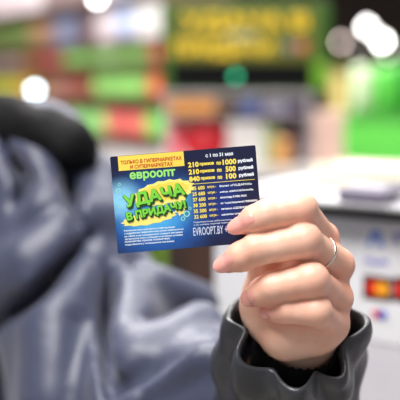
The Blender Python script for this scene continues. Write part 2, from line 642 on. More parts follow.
goods('beige_parcel', 'carton', 0.075, 0.08, at(0, 112, 2.0).z - zd, (222, 186, 172), (place(328, 2.02), ry, zd), 'tall beige parcel on the desk beside the rack', 'parcel')

# ------------------------------------------------------------------ green display stand behind the counter
gs0, gs1 = at(345, 115, 2.6), at(425, 115, 2.6)
gz = gs0.z
gst = thing('green_stand', ((gs0.x + gs1.x) / 2, gs0.y, 0), 'bright green display stand behind the white counter', 'display stand')
gw = (gs1.x - gs0.x) / 2
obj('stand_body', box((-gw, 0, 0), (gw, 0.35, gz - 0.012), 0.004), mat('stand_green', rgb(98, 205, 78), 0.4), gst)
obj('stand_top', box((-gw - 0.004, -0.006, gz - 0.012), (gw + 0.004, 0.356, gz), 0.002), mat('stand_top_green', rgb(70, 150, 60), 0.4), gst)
gy = gs0.y + 0.08


def gp(px, py):
    q = at(px, py, 2.7)
    return q.x, max(q.z - gz, 0.02)


for (x0, x1, y1, col, nm, lb, cat, kd) in (
        (349, 371, 66, (186, 204, 166), 'pale_pouch', 'pale green pouch standing on the green stand', 'pouch', 'pouch'),
        (372, 392, 66, (88, 188, 70), 'green_pouch', 'mid green pouch on the stand right of the pale one', 'pouch', 'pouch'),
        (393, 415, 62, (50, 150, 44), 'green_pouch', 'deep green pouch at the outer end of the green stand', 'pouch', 'pouch')):
    xa, h_ = gp((x0 + x1) / 2, y1)
    goods(nm, kd, (x1 - x0) * 2.7 / FPX, 0.06, h_, col, (xa, gy, gz), lb, cat)
ys0 = at(338, 115, 3.12)
yst = thing('yellow_dispenser', (ys0.x, ys0.y, 0), 'slim yellow dispenser column between the sign and the green stand', 'dispenser')
obj('column_body', box((-0.026, -0.03, 0), (0.026, 0.03, at(338, 74, 3.12).z), 0.004), mat('dispenser_yellow', rgb(214, 190, 120), 0.5), yst)
obj('column_head', box((-0.03, -0.034, at(338, 74, 3.12).z), (0.03, 0.034, at(338, 66, 3.12).z), 0.004), mat('dispenser_olive', rgb(120, 120, 60), 0.5), yst)

# ------------------------------------------------------------------ the long shelf unit on the other side
R0 = at(163, 100, 2.9)
L0 = at(-28, 100, 4.3)
R0 = Vector((R0.x, R0.y, 0))
L0 = Vector((L0.x, L0.y, 0))
sdir = (L0 - R0).normalized()
slen = (L0 - R0).length
inn = Vector((sdir.y, -sdir.x, 0))
if inn.y < 0:
    inn = -inn
srot = math.atan2(-sdir.y, -sdir.x)
unit = thing('shelf_unit', L0 - sdir * 0.0, 'long dark brown shelf unit stocked with green, red and white packs', 'shelf unit', rot=(0, 0, srot))
M_sh = mat('shelf_brown', rgb(92, 66, 54), 0.55)
LEV = {'crown': 1.735, 'top': 1.575, 'high': 1.487, 'middle': 1.36, 'low': 1.215, 'under': 1.075}
obj('back_panel', box((-0.02, 0.26, 0), (slen + 0.02, 0.28, 1.98)), mat('shelf_back', rgb(106, 82, 58), 0.7), unit)
obj('base', box((0, 0.0, 0), (slen, 0.26, 0.12)), M_sh, unit)
for x in (-0.02, slen):
    obj('side_panel', box((x, 0, 0), (x + 0.02, 0.26, 1.98)), M_sh, unit)
for z in list(LEV.values()) + [0.93, 0.72, 0.45]:
    sh = obj('shelf_board', box((0, 0.0, z - 0.012), (slen, 0.26, z)), M_sh, unit)


def shelf_t(px):
    """Distance along the unit (from its near end) of the front-edge point in the given image column."""
    ray = at(px, 100, 1) - CAM
    d = Vector((ray.x, ray.y))
    # R0 + t*sdir = k*d
    det = sdir.x * (-d.y) + d.x * sdir.y
    return (-R0.x * (-d.y) - d.x * R0.y) / det


ROWS = [
    ('crown', [(-26, 40, (244, 226, 232), 'pinkish white', 'carton', .10, .17), (40, 92, (150, 130, 130), 'dusty mauve', 'carton', .08, .12),
               (92, 128, (205, 205, 222), 'pale grey', 'carton', .08, .12), (128, 161, (120, 112, 112), 'smoky grey', 'carton', .07, .11)]),
    ('top', [(-26, 24, (96, 116, 58), 'olive', 'pouch', .09, .12), (24, 50, (150, 112, 84), 'tan', 'pouch', .08, .11), (50, 75, (112, 118, 146), 'slate blue', 'carton', .08, .11),
             (75, 92, (96, 72, 76), 'dark plum', 'carton', .07, .11), (92, 109, (206, 194, 200), 'pale pink', 'carton', .07, .12), (109, 129, (166, 182, 220), 'light blue', 'pouch', .07, .12), (129, 162, (194, 190, 190), 'off-white', 'carton', .06, .12)]),
    ('high', [(-26, 16, (196, 174, 168), 'beige', 'pouch', .08, .07), (16, 31, (176, 122, 66), 'caramel', 'pouch', .07, .07), (31, 56, (214, 108, 112), 'salmon', 'pouch', .07, .07),
              (56, 96, (150, 208, 116), 'green', 'pouch', .075, .072), (96, 108, (176, 222, 150), 'mint', 'pouch', .06, .07), (108, 142, (150, 208, 116), 'green', 'pouch', .065, .072), (142, 163, (240, 92, 100), 'red', 'pouch', .055, .071)]),
    ('middle', [(-26, 10, (196, 196, 82), 'yellow-green', 'pouch', .08, .1), (10, 30, (224, 174, 76), 'golden', 'pouch', .08, .1), (30, 50, (128, 86, 48), 'brown', 'carton', .08, .1),
                (50, 86, (136, 72, 54), 'rust brown', 'carton', .08, .09), (86, 139, (150, 212, 116), 'bright green', 'pouch', .07, .104), (139, 163, (244, 108, 82), 'coral', 'pouch', .06, .104)]),
    ('low', [(58, 97, (152, 214, 130), 'soft green', 'pouch', .075, .108), (97, 136, (234, 118, 110), 'brick pink', 'pouch', .07, .11), (136, 163, (128, 220, 104), 'fresh green', 'pouch', .065, .112)]),
    ('under', [(92, 163, (222, 216, 216), 'white', 'carton', .075, .105)]),
]
LEVEL_WORDS = {'crown': 'topmost shelf in view', 'top': 'second shelf in view', 'high': 'third shelf in view', 'middle': 'fourth shelf in view', 'low': 'fifth shelf in view', 'under': 'lowest shelf in view'}
for lev, runs in ROWS:
    for (x0, x1, col, word, kind, W, Hh) in runs:
        t1, t0 = shelf_t(x0), shelf_t(x1)
        t0, t1 = max(t0, 0.012), min(t1, slen - 0.03)
        n = max(1, round((t1 - t0) / W))
        ww = (t1 - t0) / n
        for k in range(n):
            t = t0 + (k + 0.5) * ww
            p = R0 + sdir * t + inn * 0.05
            p.z = LEV[lev]
            sh_ = random.uniform(0.93, 1.04)
            cc = tuple(int(max(0, min(255, c * sh_))) for c in col)
            nm = ('snack_pouch' if kind == 'pouch' else 'small_carton')
            wd = 'pouch' if kind == 'pouch' else 'carton'
            where = LEVEL_WORDS[lev]
            if n == 1:
                lab, grp = 'single %s %s on the %s of the unit' % (word, wd, where), None
            else:
                if k == 0 and n > 1:
                    lab = '%s %s at the near end of its run, %s' % (word, wd, where)
                elif k == n - 1:
                    lab = '%s %s at the far end of its run, %s' % (word, wd, where)
                elif n == 3:
                    lab = '%s %s midway in its run of three, %s' % (word, wd, where)
                else:
                    lab = '%s %s number %s from the near end of its run, %s' % (word, wd, ['one', 'two', 'three', 'four', 'five', 'six', 'seven', 'eight', 'nine'][min(k, 8)], where)
                grp = '%s %ss on the %s' % (word, wd, where)
            goods(nm, kind, ww * 0.93, 0.06, Hh * random.uniform(0.96, 1.03), cc, p, lab, wd, grp, srot)


# ------------------------------------------------------------------ bulbs that show as round blurs
def bulb(px, py, D, r, strength, col, label, group, shelf=False):
    p = at(px, py, D)
    root = thing('pendant_bulb' if not shelf else 'shelf_lamp', p, label, 'lamp', group)
    bm = bmesh.new()
    bmesh.ops.create_uvsphere(bm, u_segments=20, v_segments=12, radius=r)
    obj('glass_bulb', bm, mat('glow_%d_%d' % (px, py), col, 0.3, emit=strength, noise=0), root, None, True)
    bm = add_lathe(bmesh.new(), [(r * 0.5, 0), (r * 0.62, r * 0.2), (r * 0.6, r * 0.9), (r * 0.3, r * 1.1)], 16, (0, 0, r * 0.9))
    obj('socket', bm, M_black, root, None, True)
    if not shelf:
        bm = add_tube(bmesh.new(), [(0, 0, r * 1.9), (0, 0, ZC - p.z)], 0.004, 6)
        obj('cord', bm, M_black, root)
    else:
        bm = add_tube(bmesh.new(), [(0, 0, r * 1.9), (0.0, 0.01, r * 3), tuple(Vector((0.0, 0.0, r * 3)) + inn * 0.05)], 0.003, 6)
        obj('bracket', bm, M_black, root)


g = 'bright bulbs above the green stand'
bulb(367, 27, 12, 0.045, 26, (1.0, 0.97, 0.95, 1), 'upper of the two dazzling white bulbs at the top right', g)
bulb(382, 41, 11.8, 0.05, 30, (1.0, 0.97, 0.93, 1), 'lower of the two dazzling white bulbs at the top right', g)
bulb(341, 42, 12.2, 0.036, 10, (1.0, 0.80, 0.72, 1), 'dim pinkish bulb standing apart beside the sign', g)
bulb(355, 46, 12.4, 0.036, 2.5, (0.95, 0.85, 0.8, 1), 'faint greyish bulb between the pinkish and the white bulbs', g)
bulb(388, 53, 12.4, 0.04, 4.5, (1.0, 0.9, 0.85, 1), 'faint warm bulb under the two dazzling white ones', g)
ts = shelf_t(35)
ps = R0 + sdir * ts
Ds = (Vector((ps.x, ps.y, 1.4)) - CAM).dot(FWD) - 0.07
bulb(35, 90, Ds, 0.0155, 16, (0.68, 0.90, 1.0, 1), 'bluish white lamp on the shelf edge just above the jacket shoulder', None, True)
bulb(97, -2, 3.0, 0.013, 22, (1.0, 0.97, 0.97, 1), 'white bulb hanging before the shelves at the top', None)

# ------------------------------------------------------------------ the card
TH = math.radians(4.6)
card_c = at(186.6, 199.4, FOCUS)
card = thing('promotion_card', card_c, 'dark blue promotional card held up between the fingers', 'card')
cx_ = RIGHT * math.cos(TH) + UP * math.sin(TH)
cy_ = -RIGHT * math.sin(TH) + UP * math.cos(TH)
mm = Matrix((cx_, cy_, -FWD)).transposed().to_4x4()
mm.translation = card_c
card.matrix_world = mm
U = 1.021 * FOCUS / FPX                               # one photo pixel on the card, in metres


def card_part(name, bm, m, label=None, parent=None):
    bmesh.ops.scale(bm, vec=(U, U, 1), verts=bm.verts)
    o = bpy.data.objects.new(name, bpy.data.meshes.new(name))
    bm.to_mesh(o.data)
    bm.free()
    for x in (m if isinstance(m, (list, tuple)) else [m]):
        o.data.materials.append(x)
    COL.objects.link(o)
    o.parent = parent or card
    if label:
        o['label'] = label
    return o


# printed blue ground: pale glow round the slogan fading to navy, rays and a darker right half
mc = bpy.data.materials.new('card_print')
mc.use_nodes = True
nt = mc.node_tree
bs = nt.nodes['Principled BSDF']
bs.inputs['Roughness'].default_value = 0.32
tc = nt.nodes.new('ShaderNodeTexCoord')


def nd(t, **kw):
    n = nt.nodes.new(t)
    for k, v in kw.items():
        setattr(n, k, v)
    return n


def glow(cx, cy, rx, ry):
    mp = nd('ShaderNodeMapping')
    mp.inputs['Location'].default_value = (-cx / rx, -cy / ry, 0)
    mp.inputs['Scale'].default_value = (1 / (rx * U), 1 / (ry * U), 0)
    nt.links.new(tc.outputs['Object'], mp.inputs['Vector'])
    ln = nd('ShaderNodeVectorMath', operation='LENGTH')
    nt.links.new(mp.outputs[0], ln.inputs[0])
    mr = nd('ShaderNodeMapRange', interpolation_type='SMOOTHSTEP')
    mr.inputs[1].default_value = 0.15
    mr.inputs[2].default_value = 1.0
    mr.inputs[3].default_value = 1.0
    mr.inputs[4].default_value = 0.0
    nt.links.new(ln.outputs['Value'], mr.inputs[0])
    return mr.outputs[0]


def mixc(fac, a, b):
    mx = nd('ShaderNodeMix', data_type='RGBA')
    nt.links.new(fac, mx.inputs[0])
    if isinstance(a, tuple):
        mx.inputs[6].default_value = a
    else:
        nt.links.new(a, mx.inputs[6])
    mx.inputs[7].default_value = b
    return mx.outputs[2]


c = mixc(glow(-32, -14, 72, 58), rgb(15, 20, 58), rgb(34, 106, 198))
c = mixc(glow(34, -4, 30, 44), c, rgb(24, 46, 124))
c = mixc(glow(-63, 4, 26, 26), c, rgb(140, 212, 245))
c = mixc(glow(-34, -18, 44, 24), c, rgb(76, 176, 236))
c = mixc(glow(-2, 0, 12, 26), c, rgb(66, 150, 190))
wv = nd('ShaderNodeTexNoise')
wv.inputs['Scale'].default_value = 260
wv.inputs['Detail'].default_value = 3
nt.links.new(tc.outputs['Object'], wv.inputs['Vector'])
mr = nd('ShaderNodeMapRange')
mr.inputs[1].default_value = 0.35
mr.inputs[2].default_value = 0.7
mr.inputs[3].default_value = 0.0
mr.inputs[4].default_value = 0.25
nt.links.new(wv.outputs['Fac'], mr.inputs[0])
mul = nd('ShaderNodeMix', data_type='RGBA', blend_type='MULTIPLY')
nt.links.new(mr.outputs[0], mul.inputs[0])
nt.links.new(c, mul.inputs[6])
mul.inputs[7].default_value = (0.35, 0.4, 0.6, 1)
nt.links.new(mul.outputs[2], bs.inputs['Base Color'])


def flat(name, col, rough=0.4):
    return mat(name, col, rough, noise=0.03, nscale=300)


bm = bmesh.new()
HW, HH, CR = 71.4, 47.6, 1.2
pts = []
for sx, sy, a0_ in ((1, 1, 0), (-1, 1, 90), (-1, -1, 180), (1, -1, 270)):
    for k in range(4):
        a_ = math.radians(a0_ + 30 * k)
        pts.append((sx * (HW - CR) + CR * math.cos(a_), sy * (HH - CR) + CR * math.sin(a_)))
vf = [bm.verts.new((x, y, 0)) for x, y in pts]
vb = [bm.verts.new((x, y, -0.0004)) for x, y in pts]
bm.faces.new(vf)
bm.faces.new(vb[::-1])
for k in range(len(pts)):
    bm.faces.new((vf[k], vb[k], vb[(k + 1) % len(pts)], vf[(k + 1) % len(pts)]))
card_part('card_stock', bm, mc)
Z1, Z2, Z3, Z4 = 0.00006, 0.00012, 0.00018, 0.00024
Y_ban = mat('banner_yellow', rgb(250, 214, 84), 0.4, noise=0.12, nscale=30)
bm = bmesh.new()
add_plate(bm, [(-63.9, 33.0), (0.6, 33.0), (0.6, 47.3), (-63.9, 47.3)], 0, Z1)
ban = card_part('banner', bm, Y_ban, 'pale yellow banner')
bm = bmesh.new()
add_text(bm, 'ТОЛЬКО В ГИПЕРМАРКЕТАХ', -31.6, 41.0, 60, 3.9, Z2, 0.16)
add_text(bm, 'И СУПЕРМАРКЕТАХ', -31.6, 36.0, 42, 3.9, Z2, 0.16)
card_part('banner_lettering', bm, flat('print_orange_red', rgb(192, 66, 26)), 'orange-red lettering', ban)
bm = bmesh.new()
add_text(bm, 'евроопт', -31.3, 26.2, 45, 9.2, Z1, 0.42)
card_part('brand_lettering', bm, flat('print_green', rgb(152, 228, 112)), 'light green lettering')

# yellow splash behind the slogan
bm = bmesh.new()
rnd = random.Random(3)


def cloud(cx, cy, rx, ry, n, rot, amp, seed):
    rr = random.Random(seed)
    out = []
    for k in range(n):
        a_ = 2 * math.pi * k / n
        s = 1 + (amp if k % 2 else -amp) * rr.uniform(0.4, 1)
        x, y = rx * s * math.cos(a_), ry * s * math.sin(a_)
        out.append((cx + x * math.cos(rot) - y * math.sin(rot), cy + x * math.sin(rot) + y * math.cos(rot)))
    return out


R8 = math.radians(8)
add_plate(bm, cloud(-22, 8.5, 30, 11.5, 34, R8, 0.07, 2), 0, Z1)
add_plate(bm, cloud(-38, -15.5, 27, 6, 26, R8 * 0.7, 0.10, 5), 0, Z1 * 0.8)
add_plate(bm, cloud(-7, -2, 6, 13, 18, 0, 0.12, 9), 0, Z1 * 0.9)
spl = card_part('slogan_splash', bm, flat('print_splash', rgb(246, 232, 122)), 'yellow splash')
bm = bmesh.new()
add_plate(bm, cloud(-22, 9, 25, 8.5, 34, R8, 0.08, 12), Z1, Z1 * 1.3)
card_part('splash_core', bm, flat('print_splash_core', rgb(238, 214, 84)), None, spl)
bm = bmesh.new()
for k in range(6):
    f_ = k / 5
    add_text(bm, 'УДАЧА', -31.2 + 1.5 * f_, 5.4 - 1.7 * f_, 61.5, 15.4, Z2, 1.0, R8, stack=True)
    add_text(bm, 'В ПРИДАЧУ!', -30.6 + 1.2 * f_, -9.2 - 1.3 * f_, 60.5, 10.4, Z2, 0.8, R8, stack=True)
card_part('slogan_shade', bm, flat('print_dark_green', rgb(20, 66, 24)), 'dark green drop edge of the slogan')
bm = bmesh.new()
add_text(bm, 'УДАЧА', -31.2, 5.6, 60.5, 14.6, Z3 + 0.0003, 0.75, R8)
add_text(bm, 'В ПРИДАЧУ!', -30.6, -9.0, 59.5, 9.6, Z3 + 0.0003, 0.5, R8)
mg = mat('print_slogan_green', rgb(122, 212, 62), 0.35, noise=0.12, nscale=160)
card_part('slogan_lettering', bm, mg, 'bright green slogan')

bm = bmesh.new()
FP = ['Рекламная игра проводится в период акции', 'с подробными правилами игры можно ознакомиться', 'на сайте и на специальных стендах магазина',
      'организатор игры сообщает участникам условия', 'количество призов ограничено', 'подробности у сотрудников магазина']
for k, (s, wd) in enumerate(zip(FP, (50, 58, 57, 57, 44, 48))):
    if k < 6:
        add_text(bm, s, -63.5 + wd / 2, -26.0 - 2.75 * k, wd, 2.1, Z1, 0.08, res=1)
card_part('fine_print', bm, flat('print_white', rgb(228, 238, 248)), 'small white print')

Wt = flat('print_white', rgb(228, 238, 248))
Yl = flat('print_yellow', rgb(250, 226, 88))
bm = bmesh.new()
add_text(bm, 'с 1 по 31 мая', 35.4, 41.2, 27, 3.6, Z1, 0.16, mi=1)
for k, (n1, mid, n2) in enumerate((('210', 'призов', '1000'), ('210', 'призов', '500'), ('840', 'призов', '100'))):
    y = 33.4 - 7.0 * k
    add_text(bm, n1, 9.3, y, 10.6, 5.2, Z1, 0.3)
    add_text(bm, mid, 22.5, y - 0.6, 14, 3.5, Z1, 0.2)
    add_text(bm, 'по', 34.3, y - 0.6, 4.6, 3.2, Z1, 0.2)
    w2 = 13.6 if n2 == '1000' else 10.2
    add_text(bm, n2, 44.8 if n2 == '1000' else 45.4, y, w2, 5.6, Z1, 0.3)
    add_text(bm, 'рублей', 60.3, y - 0.2, 14.6, 4.4, Z1, 0.24, mi=1)
add_plate(bm, [(4, 14.1), (68, 14.1), (68, 14.6), (4, 14.6)], 0, Z1)
for k, (n1, ds, wd) in enumerate((('25 600', 'билет «ПОДАРОК»', 32), ('25 680', 'набор «ЕВРОПЕЙСКИЙ»', 33), ('37 600', 'шоколад SUPER MAX', 26),
                                  ('38 200', 'кофе растворимый ПРЕМИУМ', 36), ('35 300', 'печенье «СДОБНОЕ»', 27), ('32 600', 'напиток сладкий', 25))):
    y = 10.2 - 5.6 * k
    add_text(bm, n1, 12.3, y, 12.6, 3.8, Z1, 0.16)
    add_text(bm, 'штук -', 25.5, y - 0.2, 8.6, 2.6, Z1, 0.1)
    add_text(bm, ds, 33 + wd / 2, y, wd, 2.5, Z1, 0.1, mi=1, res=1)
card_part('prize_lettering', bm, [Yl, Wt], 'yellow and white prize list')
bm = bmesh.new()
add_text(bm, 'Подробности на сайте магазина', 24, -23.2, 38, 1.9, Z1, 0.06, res=1)
add_text(bm, 'и по номеру горячей линии', 22, -25.8, 34, 1.9, Z1, 0.06, res=1)
add_text(bm, 'EVROOPT.BY +375', 24.5, -32.2, 41, 8.0, Z1, 0.05)
card_part('web_address', bm, flat('print_pale', rgb(206, 216, 236)), 'tall thin white lettering')
for cx, cy, r in ((-66, 14, 2.4), (-64.5, 20, 1.6), (-1, -14, 3.2), (-5, -18.5, 2.2), (2.5, -9, 1.6), (-66, -2, 1.5)):
    bm = bmesh.new()
    n = 14
    va = [[bm.verts.new((cx + rr * math.cos(2 * math.pi * k / n), cy + rr * math.sin(2 * math.pi * k / n), Z1)) for k in range(n)] for rr in (r, r * .62)]
    for k in range(n):
        bm.faces.new((va[0][k], va[0][(k + 1) % n], va[1][(k + 1) % n], va[1][k]))
    card_part('ring_ornament', bm, flat('print_aqua', rgb(150, 214, 206)), 'pale aqua ring ornament')

# ------------------------------------------------------------------ the person
SL = at(28, 170, 0.93)                        # left shoulder joint
EL = at(118, 412, 0.80)                       # left elbow
WR = at(292, 376, 0.612)                      # left wrist
SR = SL + Vector((-0.33, 0.05, 0.0))
NB = (SL + SR) / 2 + Vector((0, 0.02, 0.05))  # neck base
HD = NB + Vector((0, -0.01, 0.19))
HIP = NB + Vector((0, 0.03, -0.50))
base = Vector((HIP.x, HIP.y, 0))


def H(px, py, dz):
    return at(px, py, FOCUS + dz * 0.001)


# finger chains: MCP, PIP, DIP, tip with radii in metres
FING = {
    'index': ([H(322, 238, 22), H(300, 210, -7), H(267, 214.5, -10), H(243, 224.5, -6.5)], [.0100, .0105, .0095, .0061]),
    'middle': ([H(337, 265, 20), H(303, 240.5, -10), H(256, 249.5, -10), H(229, 262.5, -4)], [.0104, .0109, .0099, .0067]),
    'ring': ([H(336, 298, 18), H(311, 280, -11), H(273, 287, -7), H(254, 296, 3)], [.0100, .0106, .0096, .0070]),
    'little': ([H(333, 324, 17), H(316, 311, -9), H(288, 310, -5), H(272, 311, 3)], [.0094, .0093, .0080, .0058]),
}
THUMB = ([H(266, 318, 34), H(264, 286, 32), H(266, 248, 22), H(257, 220, 12.5)], [.015, .0118, .0106, .0086])
PALM = [
    (H(322, 238, 24), H(300, 345, 62), .0095, .014),
    (H(336, 265, 22), H(300, 350, 62), .0100, .014),
    (H(335, 298, 20), H(302, 355, 60), .0100, .015),
    (H(331, 324, 19), H(304, 358, 58), .0100, .016),
    (H(308, 248, 24), H(268, 292, 32), .0120, .0140),     # web of the thumb, closing the gap behind the fingers
    (H(300, 232, 18), H(268, 240, 24), .0095, .0100),
    (H(312, 328, 20), H(290, 327, 22), .0185, .0215),     # heel of the hand
    (H(288, 328, 26), H(262, 306, 34), .0195, .0150),     # thenar
    (H(296, 340, 44), WR, .020, .0215),
]


def hand_sdf(X, Y, Z):
    d = None
    for a, b, ra, rb in PALM:
        c_ = cap(X, Y, Z, a, b, ra, rb)
        d = c_ if d is None else smin(d, c_, 0.008)
    t = cap(X, Y, Z, THUMB[0][0], THUMB[0][1], THUMB[1][0], THUMB[1][1])
    for k in (1, 2):
        t = smin(t, cap(X, Y, Z, THUMB[0][k], THUMB[0][k + 1], THUMB[1][k], THUMB[1][k + 1]), 0.003)
    d = smin(d, t, 0.006)
    fs = None
    for nm, (J, R) in FING.items():
        f = cap(X, Y, Z, J[0], J[1], R[0], R[1] * 0.97)
        mid = (J[1] + J[2]) / 2
        f = smin(f, cap(X, Y, Z, J[1], mid, R[1] * 0.98, (R[1] + R[2]) / 2 * 0.98), 0.004)
        f = smin(f, cap(X, Y, Z, mid, J[2], (R[1] + R[2]) / 2 * 0.98, R[2]), 0.002)
        # fleshy pad: radius stays full, then closes at the tip
        pad = J[2].lerp(J[3], 0.55)
        f = smin(f, cap(X, Y, Z, J[2], pad, R[2], R[2] * 0.93), 0.002)
        f = smin(f, cap(X, Y, Z, pad, J[3], R[2] * 0.93, R[3]), 0.003)
        # knuckle over the middle joint
        out = (J[1] * 2 - J[0] - J[2]).normalized()
        f = smin(f, np.sqrt((X - J[1].x - out.x * .002) ** 2 + (Y - J[1].y - out.y * .002) ** 2 + (Z - J[1].z - out.z * .002) ** 2) - R[1] * 0.82, 0.005)
        fs = f if fs is None else smin(fs, f, 0.0012)
        root = cap(X, Y, Z, J[0], J[0].lerp(J[1], 0.15), R[0] * 1.06, R[0] * 0.9)
        d = smin(d, root, 0.006)
    d = smin(d, fs, 0.0022)
    fa = cap(X, Y, Z, WR, EL, .0215, .042)
    return smin(d, fa, 0.012)


hp = [H(210, 185, -30), H(375, 400, 75)]
lo = [min(a[i] for a in (H(212, 186, -24), H(212, 395, -24), H(372, 186, 80), H(372, 405, 80), H(212, 405, 80))) for i in range(3)]
hi = [max(a[i] for a in (H(212, 186, -24), H(372, 186, -24), H(372, 186, 80), H(372, 395, 80), H(212, 186, 80))) for i in range(3)]
handP, handQ = surface_nets(hand_sdf, lo, hi, 0.0010)


def body_sdf(X, Y, Z):
    d = cap(X, Y, Z, HIP + Vector((0.045, 0, 0)), NB + Vector((0.06, 0, -0.14)), .105, .105)
    d = smin(d, cap(X, Y, Z, HIP + Vector((-0.045, 0, 0)), NB + Vector((-0.06, 0, -0.14)), .105, .105), 0.03)
    d = smin(d, cap(X, Y, Z, SL, SR, .05, .05), 0.04)
    d = smin(d, cap(X, Y, Z, NB + Vector((0, 0, -0.03)), HD, .052, .05), 0.03)
    d = smin(d, cap(X, Y, Z, SL, EL, .045, .037), 0.02)
    d = smin(d, cap(X, Y, Z, EL, WR + (EL - WR) * 0.12, .038, .023), 0.01)
    ER = SR + Vector((-0.06, 0.03, -0.27))
    WRr = ER + Vector((0.02, -0.12, -0.20))
    d = smin(d, cap(X, Y, Z, SR, ER, .045, .037), 0.02)
    d = smin(d, cap(X, Y, Z, ER, WRr, .036, .023), 0.01)
    d = smin(d, cap(X, Y, Z, WRr, WRr + Vector((0.01, -0.03, -0.07)), .026, .03), 0.01)
    for k in range(4):
        b0 = WRr + Vector((0.012, -0.055 + 0.02 * k, -0.09))
        d = smin(d, cap(X, Y, Z, b0, b0 + Vector((0.004, -0.008, -0.065 + 0.006 * abs(k - 1))), .0095, .0075), 0.004)
    tb = WRr + Vector((0.025, -0.045, -0.04))
    d = smin(d, cap(X, Y, Z, tb, tb + Vector((0.02, -0.03, -0.045)), .012, .009), 0.006)
    # head with face
    d = smin(d, ell(X, Y, Z, HD + Vector((0, 0.01, 0.045)), (.074, .092, .10)), 0.012)
    d = smin(d, ell(X, Y, Z, HD + Vector((0, -0.02, -0.02)), (.056, .062, .075)), 0.02)
    f0 = HD + Vector((0, -0.088, 0))
    d = smin(d, cap(X, Y, Z, f0 + Vector((0, 0.012, 0.045)), f0 + Vector((0, -0.012, 0.005)), .008, .011), 0.008)
    for s in (-1, 1):
        d = smax(d, -(np.sqrt((X - f0.x - s * .031) ** 2 + (Y - f0.y + .004) ** 2 + (Z - f0.z - .037) ** 2) - .013), 0.010)
        d = smin(d, ell(X, Y, Z, HD + Vector((s * .076, 0.015, 0.02)), (.010, .018, .030)), 0.006)
    d = smin(d, cap(X, Y, Z, f0 + Vector((-.018, 0.008, -.030)), f0 + Vector((.018, 0.008, -.030)), .006, .006), 0.005)
    d = smax(d, -cap(X, Y, Z, f0 + Vector((-.020, 0.000, -.030)), f0 + Vector((.020, 0.000, -.030)), .0012, .0012), 0.003)
    # legs and feet
    for s in (-1, 1):
        hj = HIP + Vector((s * .085, 0, -0.05))
        kn = Vector((hj.x + s * .01, hj.y - 0.02, 0.47))
        an = Vector((hj.x + s * .01, hj.y + 0.02, 0.09))
        d = smin(d, cap(X, Y, Z, hj, kn, .082, .052), 0.03)
        d = smin(d, cap(X, Y, Z, kn, an, .050, .034), 0.02)
        d = smin(d, cap(X, Y, Z, an + Vector((0, 0.02, -0.045)), an + Vector((s * .01, -0.15, -0.055)), .032, .028), 0.02)
    return d


bodyP, bodyQ = surface_nets(body_sdf, (SR.x - 0.22, SL.y - 0.36, 0.0), (WR.x + 0.06, SL.y + 0.26, HD.z + 0.2), 0.0075)
# skin
ms = bpy.data.materials.new('skin')
ms.use_nodes = True
nt = ms.node_tree
bs = nt.nodes['Principled BSDF']
bs.inputs['Roughness'].default_value = 0.46
bs.inputs['Subsurface Weight'].default_value = 0.3
bs.inputs['Subsurface Radius'].default_value = (1.0, 0.35, 0.2)
bs.inputs['Subsurface Scale'].default_value = 0.004
tc = nt.nodes.new('ShaderNodeTexCoord')
n1 = nt.nodes.new('ShaderNodeTexNoise')
n1.inputs['Scale'].default_value = 55
n1.inputs['Detail'].default_value = 4
nt.links.new(tc.outputs['Object'], n1.inputs['Vector'])
rp = nt.nodes.new('ShaderNodeValToRGB')
rp.color_ramp.elements[0].position = 0.3
rp.color_ramp.elements[0].color = rgb(233, 179, 156)
rp.color_ramp.elements[1].position = 0.7
rp.color_ramp.elements[1].color = rgb(242, 200, 178)
nt.links.new(n1.outputs['Fac'], rp.inputs[0])
red = nt.nodes.new('ShaderNodeAttribute')
red.attribute_name = 'flush'
mxr = nt.nodes.new('ShaderNodeMix')
mxr.data_type = 'RGBA'
nt.links.new(red.outputs['Fac'], mxr.inputs[0])
nt.links.new(rp.outputs[0], mxr.inputs[6])
mxr.inputs[7].default_value = rgb(224, 138, 116)
nt.links.new(mxr.outputs[2], bs.inputs['Base Color'])
n2 = nt.nodes.new('ShaderNodeTexNoise')
n2.inputs['Scale'].default_value = 420
n2.inputs['Detail'].default_value = 3
nt.links.new(tc.outputs['Object'], n2.inputs['Vector'])
bp = nt.nodes.new('ShaderNodeBump')
bp.inputs['Strength'].default_value = 0.18
bp.inputs['Distance'].default_value = 0.0006
nt.links.new(n2.outputs['Fac'], bp.inputs['Height'])
nt.links.new(bp.outputs[0], bs.inputs['Normal'])

b_ = np.array(base)
me = np_mesh('person', [(handP - b_, handQ), (bodyP - b_, bodyQ)])
me.materials.append(ms)
# rosier skin over the knuckles and at the fingertips
allP = np.concatenate([handP, bodyP])
fl = np.zeros(len(allP), np.float32)
for J, R in FING.values():
    for j, amp, s in ((J[1], 0.30, .009), (J[3], 0.55, .009), (J[0], 0.30, .012)):
        fl += amp * np.exp(-((allP - np.array(j)) ** 2).sum(1) / (2 * s * s))
at_ = me.attributes.new('flush', 'FLOAT', 'POINT')
at_.data.foreach_set('value', np.clip(fl, 0, 0.7).astype(np.float32))
person = link_mesh('person', me, None, base)
tag(person, 'person in a grey-blue padded jacket holding up the card, head out of view', 'person')


def pchild(name, me_or_bm, m, parent=None, label=None, smooth=True):
    """Child of the person; coordinates are given in the world."""
    if isinstance(me_or_bm, bmesh.types.BMesh):
        bmesh.ops.translate(me_or_bm, verts=me_or_bm.verts, vec=-base)
        o = obj(name, me_or_bm, m, parent or person, None, smooth)
    else:
        me_or_bm.materials.append(m)
        o = link_mesh(name, me_or_bm, parent or person)
    if label:
        o['label'] = label
    return o


# nails
M_nail = mat('nail_pink', rgb(236, 164, 154), 0.22, noise=0.03, coat=0.5)


